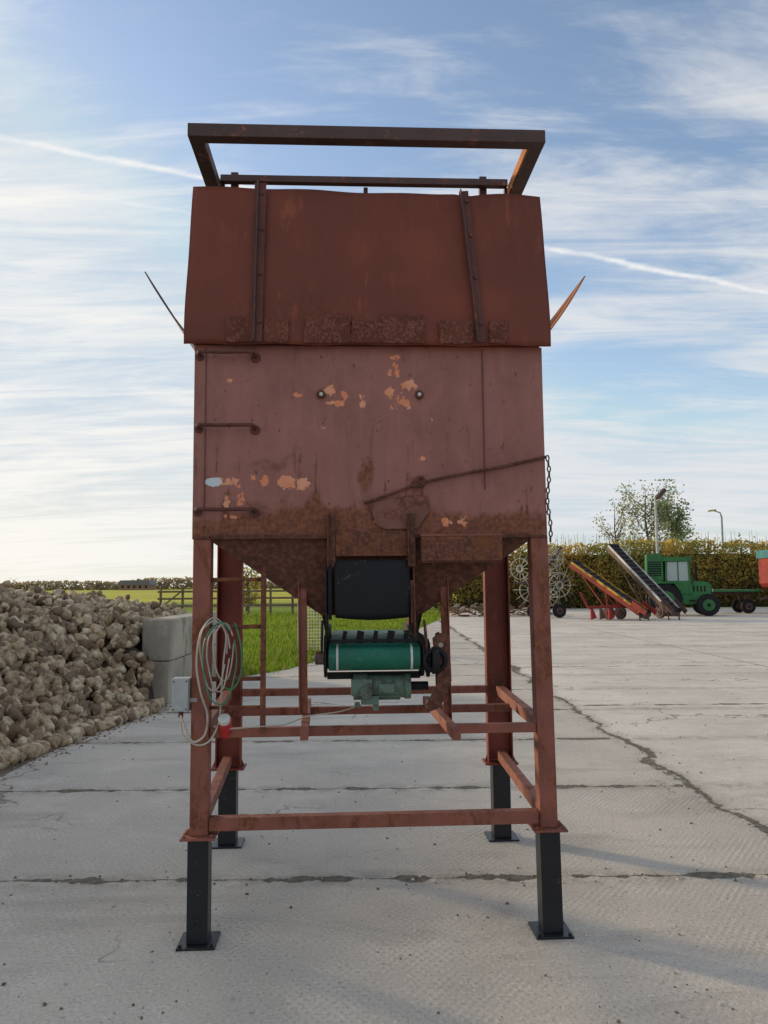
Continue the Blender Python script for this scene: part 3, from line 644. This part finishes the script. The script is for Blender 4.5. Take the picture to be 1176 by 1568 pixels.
def tree(name,x,y,H,W,nl,ca,cb,seed,ls=.14,zlow=.2):
    r=np.random.default_rng(seed);rd=random.Random(seed);e=empty(name,(x,y,0));mb=MB()
    mb.tube([(0,0,0),(.05*W,0,H*.35),(-.03*W,.02,H*.7),(0,0,H*.95)],[.025*W+.05,.02*W+.03,.012*W+.01,.01],8)
    tips=[]
    for i in range(26):
        z0=H*(zlow*.6+.7*rd.random());a=rd.random()*6.28;L=W*.5*(.5+.6*rd.random())*(1-.5*abs(z0/H-.45));up=H*(.10+.18*rd.random())
        p1=(math.cos(a)*L*.5,math.sin(a)*L*.5,z0+up*.4);p2=(math.cos(a)*L,math.sin(a)*L,z0+up)
        mb.tube([(0,0,z0),p1,p2],[.04,.025,.01],5);tips+= [p1,p2,((p1[0]+p2[0])/2,(p1[1]+p2[1])/2,(p1[2]+p2[2])/2+.1)]
    tips.append((0,0,H*.93));tips.append((.1,0,H*.85))
    mb.obj('trunk',[mbark],e)
    tp=np.array(tips);ci=r.integers(0,len(tp),nl);C=tp[ci]+r.normal(size=(nl,3))*W*np.array([.07,.07,.09])
    C[:,2]=np.clip(C[:,2],H*zlow,H*1.03)
    t=vnoise(C[:,0]*1.2+50,C[:,2]*1.2+50,seed,3)[:,None];t=sstep(.35,.65,t);cc=(np.array(ca)*t+np.array(cb)*(1-t))*(.6+.7*r.random((nl,1)))
    leafmass('leaves',C,ls,np.clip(cc,0,.8),e)
tree('birch_tree',19.2,56,8.8,4.2,3600,(.50,.50,.28),(.30,.34,.19),3,.10)
tree('birch_tree.001',21.4,57,7.6,3.4,3000,(.36,.42,.22),(.20,.26,.14),5,.11)
tree('birch_tree.002',16.9,56,7.9,3.0,1300,(.50,.48,.25),(.34,.34,.19),9,.09)
tree('shrub_tree',-8.9,50,2.9,2.4,1500,(.58,.46,.10),(.30,.31,.07),12,.09,.15)
tree('shrub_tree.001',.6,52,3.2,3.0,2000,(.40,.38,.10),(.20,.22,.06),14,.1,.1)
tree('shrub_tree.002',3.4,52,3.8,3.6,2600,(.40,.37,.10),(.20,.21,.06),15,.11,.05)
N=14000;X=-420+rng.random(N)*560;hp=2.6+3.4*vnoise(X*.03,X*0+1,81,4,.6)+2.2*sstep(-150,-130,X)*sstep(-85,-110,X)
Z=rng.random(N)*hp;Y=430+rng.random(N)*15
cc=np.array([.34,.28,.17])*(.6+.7*rng.random((N,1)))
leafmass('distant_treeline',np.stack([X,Y,Z],1),1.0,cc)
bn=empty('distant_farm_barn',(-128,400,0));mb=MB();mb.box(-8,8,-5,5,0,2.6,0);mb.prism([(-8.5,2.6),(8.5,2.6),(7.2,5),(-7.2,5)],'y',-5.3,5.3,1)
for i in range(5): mb.box(-6.6+i*3,-5.4+i*3,-5.06,-5.01,1,2.2,2)
mb.obj('barn',[paint_mat('barn_wall',(.30,.17,.12),amount=.1),paint_mat('barn_roof',(.18,.17,.18),amount=.1),m_rubber],bn)
wt=empty('wind_turbine',(-288,600,0));mb=MB();mb.tube([(0,0,0),(0,0,7)],[.35,.22],10);mb.box(-.4,.4,-1,1,7,7.7)
for k in range(3):
    a=k*2.094+.4;mb.beam((0,-1.1,7.35),(math.cos(a)*4,-1.1,7.35+math.sin(a)*4),.35,.1)
mb.obj('turbine',[m_white],wt)

# ------------------------------------------------------------ fence
fn=empty('wooden_fence');mw=paint_mat('old_wood',(.20,.145,.095),rust=(.08,.06,.04),amount=.4,scale=6,rough=.9)
mb=MB()
for i in range(9): mb.box(-12.8+i*1.25,-12.68+i*1.25,43.94,44.06,-.03,1.42+.05*(i%2))
for z_ in (.45,.85,1.25): mb.box(-12.9,-2.6,43.88,43.93,z_,z_+.11)
mb.beam((-12.7,43.85,.4),(-11.5,43.85,1.35),.04,.09)
mb.obj('fence',[mw],fn,bevel=.01)
mp=empty('wire_mesh_panel');mb=MB()
for i in range(9): mb.box(-2.10+i*.07,-2.080+i*.07,19.0,19.01,.02,1.1)
for i in range(14): mb.box(-2.10,-1.53,18.985,18.995,.03+i*.08,.050+i*.08)
mb.box(-2.14,-2.105,18.98,19.02,-.03,1.15);mb.box(-1.53,-1.495,18.98,19.02,-.03,1.15)
mb.obj('panel',[paint_mat('cream_paint',(.80,.70,.42),rust=(.5,.4,.2),amount=.2)],mp)

# ------------------------------------------------------------ street lamps
mp_=paint_mat('lamp_pole',(.50,.50,.47),rust=(.3,.3,.28),amount=.1,rough=.6)
L=empty('street_lamp',(14.9,42,0));mb=MB();mb.tube([(0,0,0),(0,0,3),(0,0,6.3)],[.10,.08,.06],12);mb.beam((0,0,6.3),(.25,0,6.55),.06,.06)
mb.prism([(.02,6.25),(.45,6.75),(.58,6.62),(.15,6.12)],'y',-.22,.22,1);mb.prism([(.10,6.08),(.55,6.58),(.60,6.55),(.16,6.04)],'y',-.18,.18,2);mb.obj('lamp',[mp_,m_dark,m_white],L,bevel=.02)
L=empty('street_lamp.001',(24.0,54.5,0));mb=MB();mb.tube([(0,0,0),(0,0,6.2),(-.1,0,6.5),(-.5,0,6.62)],[.08,.06,.05,.04],10);mb.prism([(-.95,6.55),(-.4,6.62),(-.4,6.74),(-.85,6.70)],'y',-.12,.12,1)
mb.obj('lamp',[mp_,paint_mat('lamp_head_cream',(.6,.5,.25),amount=.05)],L,bevel=.01)

# ------------------------------------------------------------ tractor
mg=paint_mat('machine_green',(.03,.18,.055),rust=(.05,.09,.04),amount=.35,scale=3,rough=.5)
mgl,g,b=newmat('cab_glass');b.inputs['Base Color'].default_value=(.30,.37,.38,1);b.inputs['Roughness'].default_value=.08;b.inputs['Specular IOR Level'].default_value=.8
my=paint_mat('machine_yellow',(.50,.30,.03),rust=(.12,.05,.02),amount=.5,scale=3)
mr_=paint_mat('machine_red',(.26,.022,.015),rust=(.10,.02,.015),amount=.35,scale=3)
def wheel(mb,c,r,w,mt,mr2,ax=(0,1,0)):
    c=Vector(c);a=Vector(ax).normalized()
    mb.cyl(c-a*w/2,c+a*w/2,r*.93,28,mt);mb.ring(c,a,r*.82,r*.18,28,mt,8)
    mb.cyl(c-a*(w/2+.03),c+a*(w/2+.03),r*.52,20,mr2);mb.cyl(c-a*(w/2+.07),c+a*(w/2+.07),r*.16,12,mt)
    u=Vector((0,0,1));v=a.cross(u)
    for i in range(20):
        t=2*math.pi*i/20;dd=v*math.cos(t)+u*math.sin(t);mb.beam(c+dd*r*.93-a*w*.45,c+dd*r*.93+a*w*.45,r*.09,r*.12,mt,tuple(dd))
tr=empty('green_tractor',(14.3,37.5,0),R(-14));mb=MB()
mb.box(-1.35,1.1,-.55,.55,.55,1.05,0);mb.prism([(.45,1.05),(1.35,1.02),(1.38,1.45),(1.2,1.60),(.45,1.68)],'y',-.48,.48,0)
mb.box(1.385,1.40,-.36,.36,1.08,1.42,2)
for i in range(5): mb.box(1.402,1.41,-.34,.34,1.10+i*.065,1.125+i*.065,0)
mb.cyl((1.39,-.40,1.2),(1.43,-.40,1.2),.085,14,3);mb.cyl((1.39,.40,1.2),(1.43,.40,1.2),.085,14,3)
for i in range(4): mb.box(.55+i*.16,.62+i*.16,-.49,-.482,1.15,1.42,2)
for x_,y_ in ((-.70,-.62),(.42,-.62),(-.70,.62),(.42,.62)): mb.beam((x_,y_,1.05),(x_*.9+.0,y_*.92,2.62),.09,.09,0,(0,1,0))
mb.box(-.70,.42,-.62,.62,1.05,1.66,0);mb.prism([(-.82,2.60),(.55,2.60),(.46,2.80),(-.72,2.82)],'y',-.70,.70,0)
mb.box(-.62,.36,-.585,-.575,1.66,2.58,1);mb.box(-.62,.36,.575,.585,1.66,2.58,1);mb.box(.385,.395,-.54,.54,1.68,2.58,1);mb.box(-.14,-.08,-.60,-.57,1.66,2.6,0)
mb.prism([(-1.55,1.2),(-.78,1.2),(-.78,2.85),(-.95,3.0),(-1.5,2.95)],'y',-.62,.62,0);mb.box(-1.45,-.88,-.635,-.625,1.9,2.6,2)
for i in range(6): mb.box(-1.43,-.90,-.645,-.637,1.95+i*.11,1.99+i*.11,0)
mb.tube([(.75,-.3,1.6),(.75,-.3,2.5)],.045,10,2)
wheel(mb,(1.15,-.78,.52),.52,.34,2,0);wheel(mb,(1.15,.78,.52),.52,.34,2,0);wheel(mb,(-.75,-.80,.78),.78,.42,2,0);wheel(mb,(-.75,.80,.78),.78,.42,2,0)
mb.prism([(-1.55,1.35),(-1.3,1.62),(-.3,1.62),(0,1.2),(-.1,1.2),(-.35,1.54),(-1.27,1.54),(-1.47,1.30)],'y',-1.0,-.60,0)
mb.box(.35,.6,-.72,-.60,.7,.76,2);mb.tube([(.45,-.7,1.5),(.65,-.85,1.9)],.02,6,2);mb.box(.6,.68,-.98,-.78,1.85,2.1,2)
mb.obj('tractor',[mg,mgl,m_rubber,m_white],tr,bevel=.02)
ft=empty('flatbed_trailer',(17.5,39.6,0),R(-4));mb=MB()
mb.box(-1.3,1.35,-.9,.9,1.10,1.20,0);mb.box(-1.2,1.2,-.3,-.2,.95,1.10,1);mb.beam((-1.3,0,1.0),(-2.3,0,.7),.1,.1,1)
wheel(mb,(.8,-.6,.36),.36,.22,2,1);wheel(mb,(.8,.6,.36),.36,.22,2,1);mb.beam((.8,-.5,.36),(.8,-.4,1.0),.1,.1,1);mb.beam((.8,.5,.36),(.8,.4,1.0),.1,.1,1)
mb.box(-1.05,-.98,-.3,-.2,0,.95,1)
mb.obj('trailer',[mg,m_dark,m_rubber],ft,bevel=.01)
rt=empty('red_hopper_wagon',(20.3,38,0));mb=MB();teal=paint_mat('teal_tarp',(.03,.20,.22),amount=.1)
mb.prism([(-1.4,2.75),(1.6,2.75),(1.5,1.3),(-1.25,1.3),(-1.4,1.5)],'y',-1,1,0);mb.box(-1.46,1.66,-1.06,1.06,2.75,3.15,1);mb.box(-1.0,1.5,-.4,.4,.95,1.3,2)
for x_ in (-.9,.0,.9): mb.box(x_-.04,x_+.04,-1.05,-1.0,1.45,2.74,0)
wheel(mb,(-.55,-.9,.5),.5,.3,3,0);wheel(mb,(.9,-.9,.5),.5,.3,3,0);wheel(mb,(-.55,.9,.5),.5,.3,3,0);mb.beam((-1.0,0,1.0),(-1.9,0,.7),.1,.1,2)
mb.obj('wagon',[mr_,teal,m_dark,m_rubber],rt,bevel=.015)
m_lite=paint_mat('galvanised_edge',(.55,.55,.53),rust=(.2,.15,.12),amount=.3,scale=3,rough=.5)
def elevator(name,p0,p1,wd,msd,mst,legx,roll=0):
    e=empty(name);mb=MB();p0=Vector(p0);p1=Vector(p1);dd=(p1-p0).normalized();sd_=dd.cross(Vector((0,0,1))).normalized();up=sd_.cross(dd).normalized();up=up if up.z>0 else -up
    mb.beam(p0+up*.02,p1+up*.02,wd*.94,.05,0,tuple(up))
    for s_ in (-1,1):
        a=p0+sd_*s_*wd/2;b_=p1+sd_*s_*wd/2;mb.beam(a+up*.05,b_+up*.05,.04,.10,1,tuple(up));mb.beam(a-up*.09,b_-up*.09,.04,.16,2,tuple(up))
    Ln=(p1-p0).length;k=int(Ln/.3)
    for i in range(k):
        c=p0+dd*(i+.5)*.3;mb.beam(c-sd_*wd*.42+up*.06,c+sd_*wd*.42+up*.06,.04,.05,3,tuple(up))
    mb.cyl(p1-sd_*wd*.5,p1+sd_*wd*.5,.12,14,0);mb.cyl(p0-sd_*wd*.5,p0+sd_*wd*.5,.12,14,0)
    c=p0+dd*Ln*.45
    for s_ in (-1,1):
        f=Vector((c.x+legx,c.y,.0))+sd_*s_*wd*.7;mb.beam(c+sd_*s_*wd*.5-up*.18,f+Vector((0,0,.3)),.06,.06,2);mb.beam(p0+dd*Ln*.8+sd_*s_*wd*.5-up*.18,f+Vector((0,0,.3)),.05,.05,2)
        wheel(mb,f+Vector((0,0,.28)),.28,.16,3,2,tuple(sd_))
    h0=p0+up*.15
    for s_ in (-1,1):
        mb.beam(h0-dd*.3+sd_*s_*wd*.6,h0+dd*.5+sd_*s_*wd*.6,.03,.22,2,tuple(up))
        mb.beam(p0+sd_*s_*wd*.45-up*.1,Vector((p0.x,p0.y,0))+sd_*s_*wd*.5,.05,.05,3)
    mb.beam(p0-sd_*wd*.4-Vector((0,0,.15)),p0+sd_*wd*.4-Vector((0,0,.15)),.2,.18,3)
    mb.obj('elevator',[m_rubber,msd,mst,m_dark],e,bevel=.006)
elevator('yellow_belt_elevator',(10.9,32.6,.36),(8.75,35.4,2.5),.60,my,mr_,.1)
elevator('dark_belt_elevator',(12.3,33.0,.40),(10.75,36.2,3.3),.62,m_lite,m_dark,.3)
ht=empty('hay_tedder');mb=MB()
for (x_,y_,z_,r_,ax) in [(7.6,36.5,2.7,.95,(.3,1,.2)),(8.2,36.2,1.5,.9,(-.3,1,.1)),(6.9,36.4,1.3,.9,(.5,1,0)),(7.5,35.7,.95,.75,(.1,1,.5)),(6.5,37,2.3,.8,(.8,1,0)),(8.3,37,2.8,.6,(-.5,1,0)),(7.9,37.3,2.1,.9,(1,1,.4))]:
    c=Vector((x_,y_,z_));a=Vector(ax).normalized();u=Vector((0,0,1));v=a.cross(u).normalized();u=v.cross(a)
    mb.ring(c,a,r_*.62,.022,24,0,6);mb.ring(c,a,r_*.2,.035,12,0,6)
    for i in range(12):
        t=2*math.pi*i/12;dd=v*math.cos(t)+u*math.sin(t);mb.tube([c+dd*r_*.1,c+dd*r_*.66,c+dd*r_+a*.12],[.018,.015,.01],5,0)
mb.beam((6.4,36.7,.4),(8.4,36.5,3.3),.12,.12,1);mb.beam((6.1,36.6,1.6),(8.7,36.4,1.8),.1,.1,1);mb.beam((7.5,36.6,0),(7.5,36.6,3.2),.12,.12,1)
wheel(mb,(6.9,36.0,.32),.32,.2,2,1);wheel(mb,(8.1,36.0,.32),.32,.2,2,1)
mb.obj('tedder',[paint_mat('galvanised',(.45,.43,.37),rust=(.2,.16,.12),amount=.4,rough=.6),m_dark,m_rubber],ht)
rp=empty('red_plough',(9.3,33.2,0));mb=MB();mb.beam((-.6,0,.55),(1.0,.2,.6),.12,.12)
for i in range(4): mb.prism([(-.5+i*.4,.5),(-.4+i*.4,.5),(-.25+i*.4,.12),(-.5+i*.4,.03)],'y',-.1+.05*i,.05+.05*i,i%2)
mb.beam((-.6,0,.55),(-.9,0,1.2),.08,.08);mb.obj('plough',[mr_,m_dark],rp,bevel=.01)
sw=empty('scrap_wood_pile');mb=MB()
for i in range(130):
    x_=3.0+random.random()*5.6;y_=38+random.random()*3;a=random.random()*3.14;l=.25+random.random()*.7;z_=.05+random.random()*.4
    mb.beam((x_-math.cos(a)*l/2,y_-math.sin(a)*l/2,z_),(x_+math.cos(a)*l/2,y_+math.sin(a)*l/2,z_+random.uniform(-.15,.2)),.1,.06,i%3)
mb.obj('planks',[mw,paint_mat('pale_wood',(.38,.30,.2),amount=.2),m_rust2],sw)
